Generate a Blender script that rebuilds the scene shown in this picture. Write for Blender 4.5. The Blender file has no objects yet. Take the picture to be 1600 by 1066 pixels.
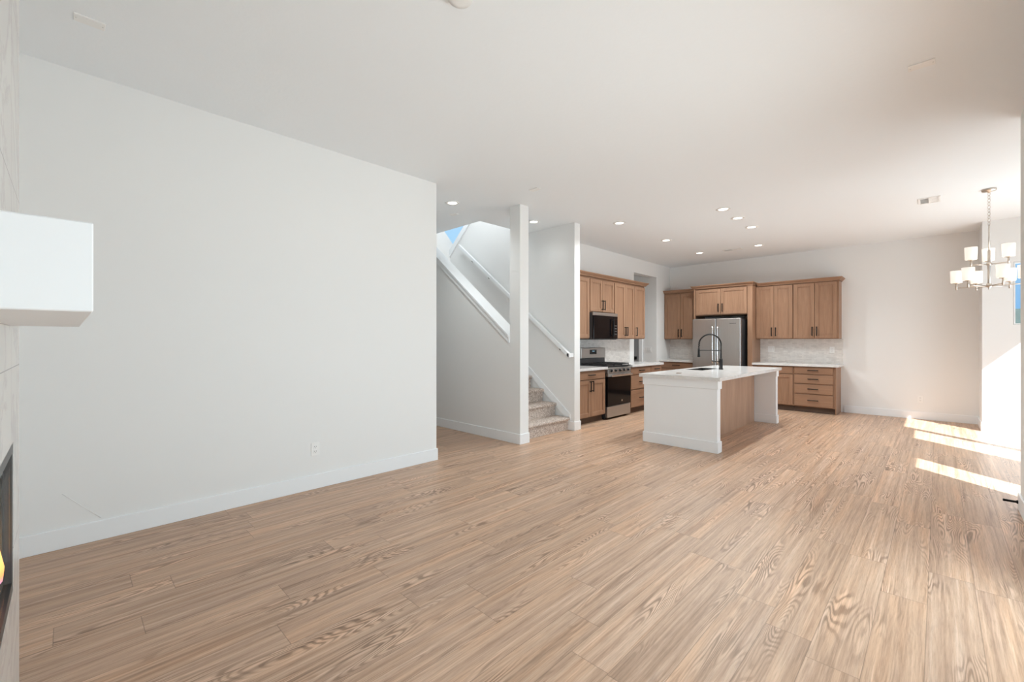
import bpy, bmesh, math, random
from mathutils import Vector, Matrix
random.seed(7)
PI = math.pi
SC = bpy.context.scene
COL = SC.collection
H = 3.045            # ceiling height
EYE = 1.31

# ------------------------------------------------------------------ camera
cam_d = bpy.data.cameras.new('camera')
cam_d.sensor_width = 36.0
cam_d.lens = 680.8 / 1600 * 36
cam_d.clip_start = 0.01
cam = bpy.data.objects.new('camera', cam_d)
cam.location = (0, 0, EYE)
cam.rotation_euler = (PI / 2, 0, math.radians(44.37))
COL.objects.link(cam)
SC.camera = cam

# ------------------------------------------------------------------ world, sun, daylight, exposure
SC.view_settings.view_transform = 'Standard'
SC.view_settings.look = 'None'
SC.view_settings.gamma = 1.0
SC.view_settings.exposure = 0.06
SC.cycles.use_denoising = True
SC.cycles.max_bounces = 14
SC.cycles.diffuse_bounces = 8
SC.cycles.glossy_bounces = 5
SC.cycles.transparent_max_bounces = 12
SC.cycles.sample_clamp_indirect = 8.0
SC.cycles.caustics_reflective = False
SC.cycles.caustics_refractive = False

world = bpy.data.worlds.new('sky')
SC.world = world
world.use_nodes = True
wn = world.node_tree.nodes
wl = world.node_tree.links
wn.clear()
w_out = wn.new('ShaderNodeOutputWorld')
w_bg = wn.new('ShaderNodeBackground')
w_tc = wn.new('ShaderNodeTexCoord')
w_sep = wn.new('ShaderNodeSeparateXYZ')
w_ramp = wn.new('ShaderNodeValToRGB')
w_ramp.color_ramp.elements[0].position = 0.0
w_ramp.color_ramp.elements[0].color = (0.16, 0.43, 0.80, 1)
w_ramp.color_ramp.elements[1].position = 0.20
w_ramp.color_ramp.elements[1].color = (0.42, 0.72, 1.0, 1)
wl.new(w_tc.outputs['Generated'], w_sep.inputs[0])
wl.new(w_sep.outputs['Z'], w_ramp.inputs[0])
wl.new(w_ramp.outputs[0], w_bg.inputs['Color'])
w_bg.inputs['Strength'].default_value = 1.0
wl.new(w_bg.outputs[0], w_out.inputs[0])

SUN_TO = Vector((1.0, -0.87, 1.07)).normalized()
sun_d = bpy.data.lights.new('sun', 'SUN')
sun_d.energy = 17.0
sun_d.angle = math.radians(0.5)
sun_d.color = (0.97, 0.99, 1.0)
sun = bpy.data.objects.new('sun', sun_d)
sun.rotation_euler = SUN_TO.to_track_quat('Z', 'Y').to_euler()
sun.location = (6, -5, 8)
COL.objects.link(sun)


def area_light(name, loc, to, sx, sy, power, color, spread=180):
    d = bpy.data.lights.new(name, 'AREA')
    d.shape = 'RECTANGLE'
    d.size = sx
    d.size_y = sy
    d.energy = power
    d.color = color
    d.spread = math.radians(spread)
    o = bpy.data.objects.new(name, d)
    o.location = loc
    o.rotation_euler = Vector(to).to_track_quat('-Z', 'Y').to_euler()
    COL.objects.link(o)
    return o


DAY = (0.80, 0.945, 0.99)
# area lamps added outside two unseen right wall windows, standing in for daylight
area_light('window_fill_lamp', (0.66, 1.20, 0.95), (-1, 0, 0.0), 1.5, 1.5, 28, DAY, 145)
area_light('window_fill_lamp', (0.66, 2.95, 0.95), (-1, 0, 0.0), 1.3, 1.5, 34, DAY, 145)
# added fill lamps: inside the nook glass doors, and on a blank upper stair wall
area_light('nook_fill_lamp', (1.80, 7.0, 1.1), (-1, 0, 0.2), 2.6, 1.8, 30, (0.74, 0.91, 1.0), 145)
area_light('stair_fill_lamp', (-5.5, 4.24, 4.6), (-0.45, 0.8, -0.45), 1.4, 0.9, 42, (0.95, 0.985, 1.0))


# ------------------------------------------------------------------ materials
class NT:
    def __init__(self, name):
        self.m = bpy.data.materials.new(name)
        self.m.use_nodes = True
        self.n = self.m.node_tree.nodes
        self.l = self.m.node_tree.links
        self.b = self.n['Principled BSDF']

    def node(self, t, **kw):
        x = self.n.new(t)
        for k, v in kw.items():
            setattr(x, k, v)
        return x

    def link(self, a, b):
        self.l.new(a, b)

    def val(self, x, inp):
        if isinstance(x, (int, float)):
            inp.default_value = x
        else:
            self.link(x, inp)

    def math(self, op, a, b=None, c=None, clamp=False):
        x = self.node('ShaderNodeMath', operation=op, use_clamp=clamp)
        self.val(a, x.inputs[0])
        if b is not None:
            self.val(b, x.inputs[1])
        if c is not None:
            self.val(c, x.inputs[2])
        return x.outputs[0]

    def comb(self, x, y, z):
        c = self.node('ShaderNodeCombineXYZ')
        for i, v in enumerate((x, y, z)):
            self.val(v, c.inputs[i])
        return c.outputs[0]

    def noise(self, vec, scale=1.0, detail=2.0, rough=0.5, dist=0.0):
        x = self.node('ShaderNodeTexNoise')
        self.link(vec, x.inputs['Vector'])
        x.inputs['Scale'].default_value = scale
        x.inputs['Detail'].default_value = detail
        x.inputs['Roughness'].default_value = rough
        x.inputs['Distortion'].default_value = dist
        return x.outputs['Fac']

    def mapping(self, vec, scale, loc=(0, 0, 0), rot=(0, 0, 0)):
        x = self.node('ShaderNodeMapping')
        self.link(vec, x.inputs['Vector'])
        x.inputs['Scale'].default_value = scale
        x.inputs['Location'].default_value = loc
        x.inputs['Rotation'].default_value = rot
        return x.outputs[0]

    def ramp(self, fac, stops):
        x = self.node('ShaderNodeValToRGB')
        e = x.color_ramp.elements
        while len(e) < len(stops):
            e.new(0.5)
        for i, (p, c) in enumerate(stops):
            e[i].position = p
            e[i].color = (*c, 1) if len(c) == 3 else c
        self.link(fac, x.inputs[0])
        return x.outputs[0]

    def mix(self, fac, a, b, mode='MIX'):
        x = self.node('ShaderNodeMix', data_type='RGBA', blend_type=mode)
        self.val(fac, x.inputs[0])
        for v, i in ((a, 6), (b, 7)):
            if isinstance(v, tuple):
                x.inputs[i].default_value = (*v, 1)
            else:
                self.link(v, x.inputs[i])
        return x.outputs[2]

    def bump(self, h, strength=0.2, dist=0.01):
        x = self.node('ShaderNodeBump')
        x.inputs['Strength'].default_value = strength
        x.inputs['Distance'].default_value = dist
        self.link(h, x.inputs['Height'])
        self.link(x.outputs[0], self.b.inputs['Normal'])

    def obj(self):
        return self.node('ShaderNodeTexCoord').outputs['Object']

    def color(self, c):
        self.link(c, self.b.inputs['Base Color'])


def plain(name, c, rough=0.5, metal=0.0, spec=0.5, var=0.0, vscale=8.0):
    t = NT(name)
    t.b.inputs['Base Color'].default_value = (*c, 1)
    t.b.inputs['Roughness'].default_value = rough
    t.b.inputs['Metallic'].default_value = metal
    t.b.inputs['Specular IOR Level'].default_value = spec
    if var:
        n = t.noise(t.obj(), vscale, 3)
        lo = tuple(x * (1 - var) for x in c)
        hi = tuple(min(1, x * (1 + var)) for x in c)
        t.color(t.ramp(n, [(0.3, lo), (0.7, hi)]))
    return t.m


def paint(name, c, bump, scale, rough=0.6):
    t = NT(name)
    t.b.inputs['Base Color'].default_value = (*c, 1)
    t.b.inputs['Roughness'].default_value = rough
    t.b.inputs['Specular IOR Level'].default_value = 0.25
    n = t.noise(t.obj(), scale, 4, 0.6)
    t.bump(n, bump, 0.004)
    return t.m


M = {}
M['wall'] = paint('wall_paint', (0.80, 0.805, 0.80), 0.05, 60)
M['ceiling'] = paint('ceiling_paint', (0.845, 0.88, 0.905), 0.25, 22, 0.8)
M['trim'] = paint('trim_paint', (0.83, 0.85, 0.865), 0.02, 40, 0.35)
M['white'] = plain('white_plastic', (0.84, 0.84, 0.83), 0.35)
M['slot'] = plain('slot_dark', (0.06, 0.06, 0.06), 0.6)
M['lightgrey'] = plain('grey_plastic', (0.55, 0.55, 0.55), 0.5)
M['steel'] = None
M['black'] = plain('black_metal', (0.008, 0.008, 0.0085), 0.42, 0.0, 0.3)
M['iron'] = plain('cast_iron', (0.016, 0.016, 0.017), 0.6, 0.2, var=0.2, vscale=60)
M['blackglass'] = plain('black_glass', (0.004, 0.004, 0.005), 0.08, 0.0, 0.25)
M['gunmetal'] = plain('gunmetal_frame', (0.10, 0.10, 0.10), 0.4, 0.6)
M['nickel'] = plain('brushed_nickel', (0.62, 0.56, 0.50), 0.28, 1.0)
M['chrome'] = plain('bright_steel', (0.85, 0.85, 0.85), 0.2, 1.0)
M['dark'] = plain('dark_side_panel', (0.055, 0.055, 0.058), 0.5, 0.3)
M['toe'] = plain('toe_kick', (0.10, 0.062, 0.042), 0.6, var=0.15)
M['sink'] = plain('sink_basin', (0.02, 0.02, 0.022), 0.4, 0.2)
M['greydoor'] = plain('grey_door_paint', (0.30, 0.31, 0.32), 0.45)


def steel_mat(name, c, axis):
    t = NT(name)
    t.b.inputs['Metallic'].default_value = 0.9
    sc = [60, 60, 60]
    sc[axis] = 1.0
    n = t.noise(t.mapping(t.obj(), tuple(sc)), 4, 3)
    t.color(t.ramp(n, [(0.35, tuple(x * 0.93 for x in c)), (0.65, c)]))
    r = t.math('MULTIPLY_ADD', n, 0.12, 0.26)
    t.link(r, t.b.inputs['Roughness'])
    return t.m


M['steel'] = steel_mat('stainless_steel', (0.50, 0.485, 0.47), 2)


def wood_mat(name, axis, base=(0.335, 0.197, 0.125)):
    t = NT(name)
    o = t.obj()
    s1 = [26, 26, 26]
    s1[axis] = 1.6
    s2 = [9, 9, 9]
    s2[axis] = 1.1
    fine = t.noise(t.mapping(o, tuple(s1)), 2.2, 5, 0.6, 0.2)
    big = t.noise(t.mapping(o, tuple(s2)), 0.7, 3, 0.5, 0.6)
    a = t.ramp(fine, [(0.25, tuple(x * 0.80 for x in base)), (0.75, tuple(x * 1.12 for x in base))])
    b = t.ramp(big, [(0.3, (0.86, 0.82, 0.78)), (0.7, (1.06, 1.05, 1.04))])
    t.color(t.mix(1.0, a, b, 'MULTIPLY'))
    t.b.inputs['Roughness'].default_value = 0.42
    t.b.inputs['Specular IOR Level'].default_value = 0.35
    t.bump(fine, 0.06, 0.002)
    return t.m


M['wood'] = wood_mat('maple_vertical_grain', 2)
M['panel'] = wood_mat('maple_panel_lit', 2, (0.43, 0.275, 0.19))  # lighter maple copy, the light on the island back put into its colour
M['wood_x'] = wood_mat('maple_grain_along_x', 0)
M['wood_y'] = wood_mat('maple_grain_along_y', 1)


def floor_mat():
    t = NT('oak_plank_floor')
    sep = t.node('ShaderNodeSeparateXYZ')
    t.link(t.obj(), sep.inputs[0])
    X, Y = sep.outputs[0], sep.outputs[1]
    W, L = 0.178, 1.22
    xs = t.math('DIVIDE', t.math('SUBTRACT', X, 0.139), W)
    ci = t.math('FLOOR', xs)
    fx = t.math('SUBTRACT', xs, ci)
    wn1 = t.node('ShaderNodeTexWhiteNoise', noise_dimensions='1D')
    t.link(ci, wn1.inputs['W'])
    ys = t.math('ADD', t.math('DIVIDE', Y, L), t.math('MULTIPLY', wn1.outputs['Value'], 7.3))
    ri = t.math('FLOOR', ys)
    fy = t.math('SUBTRACT', ys, ri)
    wn2 = t.node('ShaderNodeTexWhiteNoise', noise_dimensions='2D')
    t.link(t.comb(ci, ri, 0), wn2.inputs['Vector'])
    rnd = wn2.outputs['Value']
    wn3 = t.node('ShaderNodeTexWhiteNoise', noise_dimensions='3D')
    t.link(t.comb(ci, ri, 5.0), wn3.inputs['Vector'])
    rnd2 = wn3.outputs['Value']
    off = t.math('MULTIPLY', rnd, 40.0)
    # grain coordinates, different in every plank
    gx = t.math('ADD', X, off)
    g1 = t.noise(t.comb(t.math('MULTIPLY', gx, 38), t.math('MULTIPLY', Y, 0.8), off), 1.0, 7, 0.68, 0.25)
    g2 = t.noise(t.comb(t.math('MULTIPLY', gx, 170), t.math('MULTIPLY', Y, 7.0), off), 1.0, 4, 0.7)
    blot = t.noise(t.comb(t.math('MULTIPLY', gx, 11), t.math('MULTIPLY', Y, 1.0), off), 1.0, 3, 0.55, 0.3)
    # cathedral figure: contour lines of a slow stretched noise
    slow = t.noise(t.comb(t.math('MULTIPLY', gx, 8.5), t.math('MULTIPLY', Y, 1.0), off), 1.0, 1.5, 0.4, 0.25)
    cont = t.math('SINE', t.math('MULTIPLY', slow, 190.0))
    cont = t.math('ADD', cont, t.math('MULTIPLY', t.math('SUBTRACT', g2, 0.5), 1.6))
    msk = t.noise(t.comb(t.math('MULTIPLY', gx, 6), t.math('MULTIPLY', Y, 1.6), t.math('MULTIPLY', rnd2, 30)), 1.0, 1.5, 0.5)
    msk = t.math('MULTIPLY', t.math('SUBTRACT', msk, 0.51), 7.0, clamp=True)
    base = t.ramp(g1, [(0.27, (0.265, 0.160, 0.104)), (0.44, (0.440, 0.290, 0.196)),
                       (0.56, (0.525, 0.358, 0.250)), (0.73, (0.650, 0.482, 0.368))])
    tint = t.ramp(blot, [(0.28, (0.88, 0.86, 0.87)), (0.5, (1.0, 0.985, 0.97)), (0.72, (1.12, 1.03, 0.94))])
    c = t.mix(1.0, base, tint, 'MULTIPLY')
    fig = t.ramp(t.math('MULTIPLY_ADD', cont, 0.5, 0.5),
                 [(0.12, (0.52, 0.48, 0.45)), (0.42, (1.0, 1.0, 1.0)), (0.95, (1.25, 1.28, 1.33))])
    c = t.mix(t.math('MULTIPLY', msk, 0.85), c, t.mix(1.0, c, fig, 'MULTIPLY'))
    pores = t.ramp(g2, [(0.30, (0.72, 0.70, 0.68)), (0.50, (1.0, 1.0, 1.0)), (0.72, (1.18, 1.19, 1.21))])
    c = t.mix(0.8, c, t.mix(1.0, c, pores, 'MULTIPLY'))
    pl = t.node('ShaderNodeMapRange')
    t.link(rnd2, pl.inputs[0])
    pl.inputs[3].default_value = 0.98
    pl.inputs[4].default_value = 1.12
    hsv = t.node('ShaderNodeHueSaturation')
    hsv.inputs['Saturation'].default_value = 0.97
    t.link(pl.outputs[0], hsv.inputs['Value'])
    t.link(c, hsv.inputs['Color'])
    ex = t.math('MINIMUM', fx, t.math('SUBTRACT', 1.0, fx))
    ey = t.math('MINIMUM', fy, t.math('SUBTRACT', 1.0, fy))
    seam = t.math('MAXIMUM', t.math('LESS_THAN', ex, 0.0075), t.math('LESS_THAN', ey, 0.0012))
    t.color(t.mix(t.math('MULTIPLY', seam, 0.5), hsv.outputs[0], (0.10, 0.065, 0.045)))
    t.link(t.math('MULTIPLY_ADD', g2, 0.16, 0.31), t.b.inputs['Roughness'])
    t.b.inputs['Specular IOR Level'].default_value = 0.42
    t.bump(t.math('SUBTRACT', g2, t.math('MULTIPLY', seam, 1.2)), 0.07, 0.002)
    return t.m


M['floor'] = floor_mat()


def quartz_mat():
    t = NT('white_quartz')
    n = t.noise(t.obj(), 3.0, 8, 0.65, 1.2)
    t.color(t.ramp(n, [(0.40, (0.69, 0.68, 0.67)), (0.5, (0.64, 0.625, 0.61)), (0.56, (0.70, 0.69, 0.68))]))
    t.b.inputs['Roughness'].default_value = 0.14
    return t.m


def marble_mat():
    t = NT('marble_look_tile')
    sep = t.node('ShaderNodeSeparateXYZ')
    o = t.obj()
    t.link(o, sep.inputs[0])
    n = t.noise(o, 1.7, 9, 0.62, 1.6)
    c = t.ramp(n, [(0.44, (0.72, 0.71, 0.69)), (0.495, (0.63, 0.615, 0.60)), (0.53, (0.74, 0.73, 0.71))])
    f = t.math('FRACT', t.math('DIVIDE', sep.outputs[2], 0.61))
    fx = t.math('FRACT', t.math('ADD', t.math('DIVIDE', sep.outputs[0], 1.22), 0.5))
    g = t.math('MAXIMUM', t.math('LESS_THAN', f, 0.006), t.math('LESS_THAN', fx, 0.003))
    t.color(t.mix(g, c, (0.42, 0.41, 0.40)))
    t.b.inputs['Roughness'].default_value = 0.22
    return t.m


def tile_mat(name, axis):
    # small glossy pearl tiles laid in running bond, axis = horizontal axis
    t = NT(name)
    sep = t.node('ShaderNodeSeparateXYZ')
    t.link(t.obj(), sep.inputs[0])
    u = sep.outputs[axis]
    br = t.node('ShaderNodeTexBrick')
    t.link(t.comb(u, sep.outputs[2], 0), br.inputs['Vector'])
    br.inputs['Scale'].default_value = 1.0
    br.inputs['Brick Width'].default_value = 0.078
    br.inputs['Row Height'].default_value = 0.026
    br.inputs['Mortar Size'].default_value = 0.0014
    br.inputs['Color1'].default_value = (0.80, 0.77, 0.735, 1)
    br.inputs['Color2'].default_value = (0.55, 0.52, 0.495, 1)
    br.inputs['Mortar'].default_value = (0.62, 0.60, 0.575, 1)
    br.inputs['Bias'].default_value = -0.35
    n = t.noise(t.obj(), 14, 4)
    t.color(t.mix(0.35, br.outputs['Color'], t.ramp(n, [(0.3, (0.62, 0.60, 0.58)), (0.7, (0.86, 0.84, 0.81))])))
    t.b.inputs['Roughness'].default_value = 0.25
    t.bump(br.outputs['Fac'], 0.25, -0.002)
    return t.m


def carpet_mat():
    t = NT('speckled_carpet')
    o = t.obj()
    a = t.noise(o, 62, 4, 0.75)
    b = t.noise(o, 26, 3, 0.6)
    c = t.ramp(a, [(0.32, (0.22, 0.165, 0.135)), (0.44, (0.56, 0.47, 0.41)), (0.56, (0.76, 0.68, 0.62)), (0.75, (0.88, 0.82, 0.77))])
    d = t.ramp(b, [(0.32, (0.68, 0.64, 0.62)), (0.6, (1.0, 1.0, 1.0))])
    t.color(t.mix(0.9, c, t.mix(1.0, c, d, 'MULTIPLY')))
    t.b.inputs['Roughness'].default_value = 1.0
    t.b.inputs['Specular IOR Level'].default_value = 0.05
    t.bump(a, 0.9, 0.012)
    return t.m


def glass_mat():
    t = NT('window_glass')
    t.n.remove(t.b)
    out = t.n['Material Output']
    tr = t.node('ShaderNodeBsdfTransparent')
    gl = t.node('ShaderNodeBsdfGlossy')
    gl.inputs['Roughness'].default_value = 0.02
    mx = t.node('ShaderNodeMixShader')
    mx.inputs[0].default_value = 0.05
    t.link(tr.outputs[0], mx.inputs[1])
    t.link(gl.outputs[0], mx.inputs[2])
    t.link(mx.outputs[0], out.inputs[0])
    return t.m


def emit(name, c, s):
    t = NT(name)
    t.b.inputs['Base Color'].default_value = (*c, 1)
    t.b.inputs['Emission Color'].default_value = (*c, 1)
    t.b.inputs['Emission Strength'].default_value = s
    return t.m


def flame_mat():
    t = NT('gas_flame')
    sep = t.node('ShaderNodeSeparateXYZ')
    t.link(t.node('ShaderNodeTexCoord').outputs['Generated'], sep.inputs[0])
    c = t.ramp(sep.outputs[2], [(0.0, (0.12, 0.10, 0.65)), (0.25, (0.9, 0.35, 0.12)), (0.55, (1.0, 0.62, 0.16)), (1.0, (1.0, 0.28, 0.05))])
    t.color(c)
    t.link(c, t.b.inputs['Emission Color'])
    t.b.inputs['Emission Strength'].default_value = 1.3
    return t.m


M['quartz'] = quartz_mat()
M['marble'] = marble_mat()
M['tile_x'] = tile_mat('pearl_tile_along_x', 0)
M['tile_y'] = tile_mat('pearl_tile_along_y', 1)
M['carpet'] = carpet_mat()
M['glass'] = glass_mat()
M['lamp'] = emit('recessed_lens', (1.0, 0.93, 0.84), 5.0)
M['shade'] = emit('lit_frosted_glass', (0.92, 0.87, 0.80), 0.5)
M['display'] = emit('display_digits', (0.25, 0.45, 0.6), 0.5)
M['flame'] = flame_mat()
M['foliage'] = plain('shrub_leaves', (0.10, 0.16, 0.04), 0.8, var=0.6, vscale=9)
M['hill'] = plain('wooded_hill', (0.05, 0.075, 0.07), 0.9, var=0.3, vscale=0.3)
M['concrete'] = plain('patio_concrete', (0.50, 0.48, 0.45), 0.85, var=0.08, vscale=2)
M['brown'] = plain('brown_cover', (0.16, 0.105, 0.07), 0.5)


# ------------------------------------------------------------------ mesh building
class MB:
    def __init__(self):
        self.bm = bmesh.new()

    def box(self, x0, x1, y0, y1, z0, z1, bev=0.0, seg=1):
        x0, x1 = min(x0, x1), max(x0, x1)
        y0, y1 = min(y0, y1), max(y0, y1)
        z0, z1 = min(z0, z1), max(z0, z1)
        v = [self.bm.verts.new((x, y, z)) for x in (x0, x1) for y in (y0, y1) for z in (z0, z1)]
        fs = [self.bm.faces.new([v[i] for i in q]) for q in
              ((0, 1, 3, 2), (4, 6, 7, 5), (0, 4, 5, 1), (2, 3, 7, 6), (0, 2, 6, 4), (1, 5, 7, 3))]
        if bev > 0:
            es = list({e for f in fs for e in f.edges})
            bmesh.ops.bevel(self.bm, geom=es, offset=bev, segments=seg, affect='EDGES', profile=0.5)
        return self

    def prism(self, pts, axis, a0, a1):
        """polygon pts in the two other axes (order kept), extruded along axis."""
        def mk(p, a):
            if axis == 'x':
                return (a, p[0], p[1])
            if axis == 'y':
                return (p[0], a, p[1])
            return (p[0], p[1], a)
        v0 = [self.bm.verts.new(mk(p, a0)) for p in pts]
        v1 = [self.bm.verts.new(mk(p, a1)) for p in pts]
        n = len(pts)
        fs = [self.bm.faces.new(v0), self.bm.faces.new(v1[::-1])]
        for i in range(n):
            j = (i + 1) % n
            fs.append(self.bm.faces.new([v0[i], v1[i], v1[j], v0[j]]))
        bmesh.ops.recalc_face_normals(self.bm, faces=fs)
        return self

    def frustum(self, r0, z0, r1, z1):
        """r = (x0,x1,y0,y1) rectangles at two heights"""
        a = [self.bm.verts.new((x, y, z0)) for x, y in ((r0[0], r0[2]), (r0[1], r0[2]), (r0[1], r0[3]), (r0[0], r0[3]))]
        b = [self.bm.verts.new((x, y, z1)) for x, y in ((r1[0], r1[2]), (r1[1], r1[2]), (r1[1], r1[3]), (r1[0], r1[3]))]
        fs = [self.bm.faces.new(a[::-1]), self.bm.faces.new(b)]
        for i in range(4):
            j = (i + 1) % 4
            fs.append(self.bm.faces.new([a[i], a[j], b[j], b[i]]))
        return self

    def lathe(self, prof, c=(0, 0, 0), seg=24, axis='z', caps=True):
        """profile of (radius, height) revolved about an axis through c"""
        rings = []
        for r, h in prof:
            ring = []
            for k in range(seg):
                a = 2 * PI * k / seg
                p = (r * math.cos(a), r * math.sin(a), h)
                if axis == 'x':
                    p = (p[2], p[0], p[1])
                elif axis == 'y':
                    p = (p[0], p[2], p[1])
                ring.append(self.bm.verts.new((c[0] + p[0], c[1] + p[1], c[2] + p[2])))
            rings.append(ring)
        fs = []
        for a, b in zip(rings, rings[1:]):
            for k in range(seg):
                j = (k + 1) % seg
                f = self.bm.faces.new([a[k], a[j], b[j], b[k]])
                f.smooth = True
                fs.append(f)
        if caps:
            fs.append(self.bm.faces.new(rings[0][::-1]))
            fs.append(self.bm.faces.new(rings[-1]))
        bmesh.ops.recalc_face_normals(self.bm, faces=fs)
        return self

    def tube(self, pts, r, seg=10, closed=False):
        pts = [Vector(p) for p in pts]
        n = len(pts)
        rr = r if isinstance(r, (list, tuple)) else [r] * n
        rings = []
        prev = None
        for i, p in enumerate(pts):
            if closed:
                d = pts[(i + 1) % n] - pts[i - 1]
            else:
                d = pts[min(i + 1, n - 1)] - pts[max(i - 1, 0)]
            d.normalize()
            if prev is None:
                u = d.orthogonal().normalized()
            else:
                u = (prev - d * prev.dot(d))
                u = u.normalized() if u.length > 1e-6 else d.orthogonal().normalized()
            prev = u
            w = d.cross(u)
            rings.append([self.bm.verts.new(p + (u * math.cos(2 * PI * k / seg) + w * math.sin(2 * PI * k / seg)) * rr[i]) for k in range(seg)])
        fs = []
        pairs = list(zip(rings, rings[1:])) + ([(rings[-1], rings[0])] if closed else [])
        for a, b in pairs:
            for k in range(seg):
                j = (k + 1) % seg
                f = self.bm.faces.new([a[k], a[j], b[j], b[k]])
                f.smooth = True
                fs.append(f)
        if not closed:
            fs.append(self.bm.faces.new(rings[0][::-1]))
            fs.append(self.bm.faces.new(rings[-1]))
        bmesh.ops.recalc_face_normals(self.bm, faces=fs)
        return self

    def build(self, name, mat, parent=None, origin=None):
        vs = [v.co for v in self.bm.verts]
        lo = Vector((min(v.x for v in vs), min(v.y for v in vs), min(v.z for v in vs)))
        hi = Vector((max(v.x for v in vs), max(v.y for v in vs), max(v.z for v in vs)))
        o = Vector(origin) if origin is not None else Vector(((lo.x + hi.x) / 2, (lo.y + hi.y) / 2, lo.z))
        for v in self.bm.verts:
            v.co -= o
        me = bpy.data.meshes.new(name)
        self.bm.to_mesh(me)
        self.bm.free()
        me.materials.append(M[mat] if isinstance(mat, str) else mat)
        ob = bpy.data.objects.new(name, me)
        COL.objects.link(ob)
        if parent is None:
            ob.location = o
        else:
            ob.parent = parent
            pw = Vector((0, 0, 0))
            q = parent
            while q is not None:
                pw += q.location
                q = q.parent
            ob.location = o - pw
        return ob


def tag(o, label, cat, group=None, kind=None):
    o['label'] = label
    o['category'] = cat
    if group:
        o['group'] = group
    if kind:
        o['kind'] = kind
    return o


def thing(name, loc, label, cat, group=None):
    o = bpy.data.objects.new(name, None)
    o.empty_display_size = 0.1
    o.location = loc
    COL.objects.link(o)
    return tag(o, label, cat, group)


def struct(mb, name, mat, label, cat, origin=None):
    return tag(mb.build(name, mat, None, origin), label, cat, None, 'structure')


def copy_tree(o, parent=None):
    c = o.copy()
    COL.objects.link(c)
    c.parent = parent
    for ch in [x for x in list(COL.objects) if x.parent == o]:
        copy_tree(ch, c)
    return c


def wall_holes(axis, t0, t1, a0, a1, z0, z1, holes):
    """wall slab; axis 'x' = plane x const (runs along y). holes (a0,a1,z0,z1) not overlapping in a."""
    mb = MB()

    def bx(p0, p1, q0, q1):
        if p1 - p0 < 1e-6 or q1 - q0 < 1e-6:
            return
        if axis == 'x':
            mb.box(t0, t1, p0, p1, q0, q1)
        else:
            mb.box(p0, p1, t0, t1, q0, q1)
    cur = a0
    for h in sorted(holes):
        bx(cur, h[0], z0, z1)
        bx(h[0], h[1], z0, h[2])
        bx(h[0], h[1], h[3], z1)
        cur = h[1]
    bx(cur, a1, z0, z1)
    return mb


# ------------------------------------------------------------------ the room shell
WX = -3.953      # left wall face
KX = -4.54       # kitchen left wall face
KY = 10.0        # kitchen back wall face
RX = 0.456       # right wall face
NX = 1.85        # nook outer wall face
NY = 9.3         # nook far wall face

struct(MB().box(-8.2, 2.0, -0.6, 10.15, -0.12, 0.0), 'floor', 'floor', 'oak look plank floor running through living room and kitchen', 'floor', (0, 0, 0))

cb = MB()
cb.box(-8.2, 2.0, -0.6, 4.18, H, H + 0.3)
cb.box(-4.74, 2.0, 4.18, 6.4, H, H + 0.3)
cb.box(-8.2, 2.0, 6.4, 10.15, H, H + 0.3)
struct(cb, 'ceiling', 'ceiling', 'white textured ceiling with opening above the stairs', 'ceiling', (0, 0, 0))

struct(MB().box(-4.1, WX, -0.45, 2.85, 0, H), 'wall_left', 'wall', 'long blank white wall on the left', 'wall', (0, 0, 0))
struct(MB().box(-8.2, -4.1, 2.70, 2.85, 0, H), 'wall_hall', 'wall', 'hall wall behind the left wall', 'wall', (0, 0, 0))
struct(MB().box(-8.35, -8.2, 2.70, 4.16, 0, H), 'wall_hall_end', 'wall', 'far end of the hall beside the stairs', 'wall', (0, 0, 0))
struct(MB().box(-4.1, RX + 0.15, -0.60, -0.45, 0, H), 'wall_front', 'wall', 'wall behind the fireplace', 'wall', (0, 0, 0))

# stair walls
S = 0.783
kz = lambda x: 1.36 + S * (-3.962 - x)
xk = -3.962 - (H - 1.36) / S
struct(MB().prism([(-8.2, 0), (-3.782, 0), (-3.782, H), (-3.962, H), (-3.962, 1.36), (xk, H), (-8.2, H)], 'y', 4.012, 4.17),
       'wall_stair_near', 'wall', 'stair wall with sloping top and full height white post', 'wall', (0, 0, 0))
bz = lambda x: 3.05 + 0.9 * (x + 6.76)
struct(MB().prism([(-6.75, 0), (-3.80, 0), (-3.80, H), (-4.74, H), (-4.74, bz(-4.74)), (-6.75, bz(-6.75))], 'y', 5.19, 5.325),
       'wall_stair_far', 'wall', 'far stair wall carrying the handrail', 'wall', (0, 0, 0))
um = MB()
um.prism([(4.17, 0), (6.4, 0), (6.4, 3.2), (5.25, 3.2), (4.85, 3.62), (4.85, 5.6), (4.17, 5.6)], 'x', -6.9, -6.75)
um.box(-6.9, -6.75, 4.85, 6.4, 4.6, 5.6)
um.box(-6.9, -6.75, 6.25, 6.4, 3.2, 4.6)
struct(um, 'wall_stair_end', 'wall', 'bright end wall at top of stairs', 'wall', (0, 0, 0))
us = MB()
us.box(-6.9, -4.6, 4.03, 4.18, H + 0.3, 5.6)
us.box(-4.74, -4.6, 4.18, 6.4, H + 0.3, 5.6)
us.box(-6.9, -4.6, 6.4, 6.55, 2.0, 5.6)
us.box(-6.9, -4.6, 4.03, 6.55, 5.6, 5.75)
us.box(-6.9, -4.54, 5.325, 6.4, 2.0, 2.1)
struct(us, 'wall_upper_stair', 'wall', 'upper stairwell walls', 'wall', (0, 0, 0))
w = thing('window_1', (-6.8, 5.5, 3.2), 'high window above stairs showing blue sky', 'window')
w['kind'] = 'structure'
MB().prism([(5.25, 3.2), (6.25, 3.2), (6.25, 4.6), (4.85, 4.6), (4.85, 3.62)], 'x', -6.84, -6.832).build('pane', 'glass', w)
wf = MB()
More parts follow.
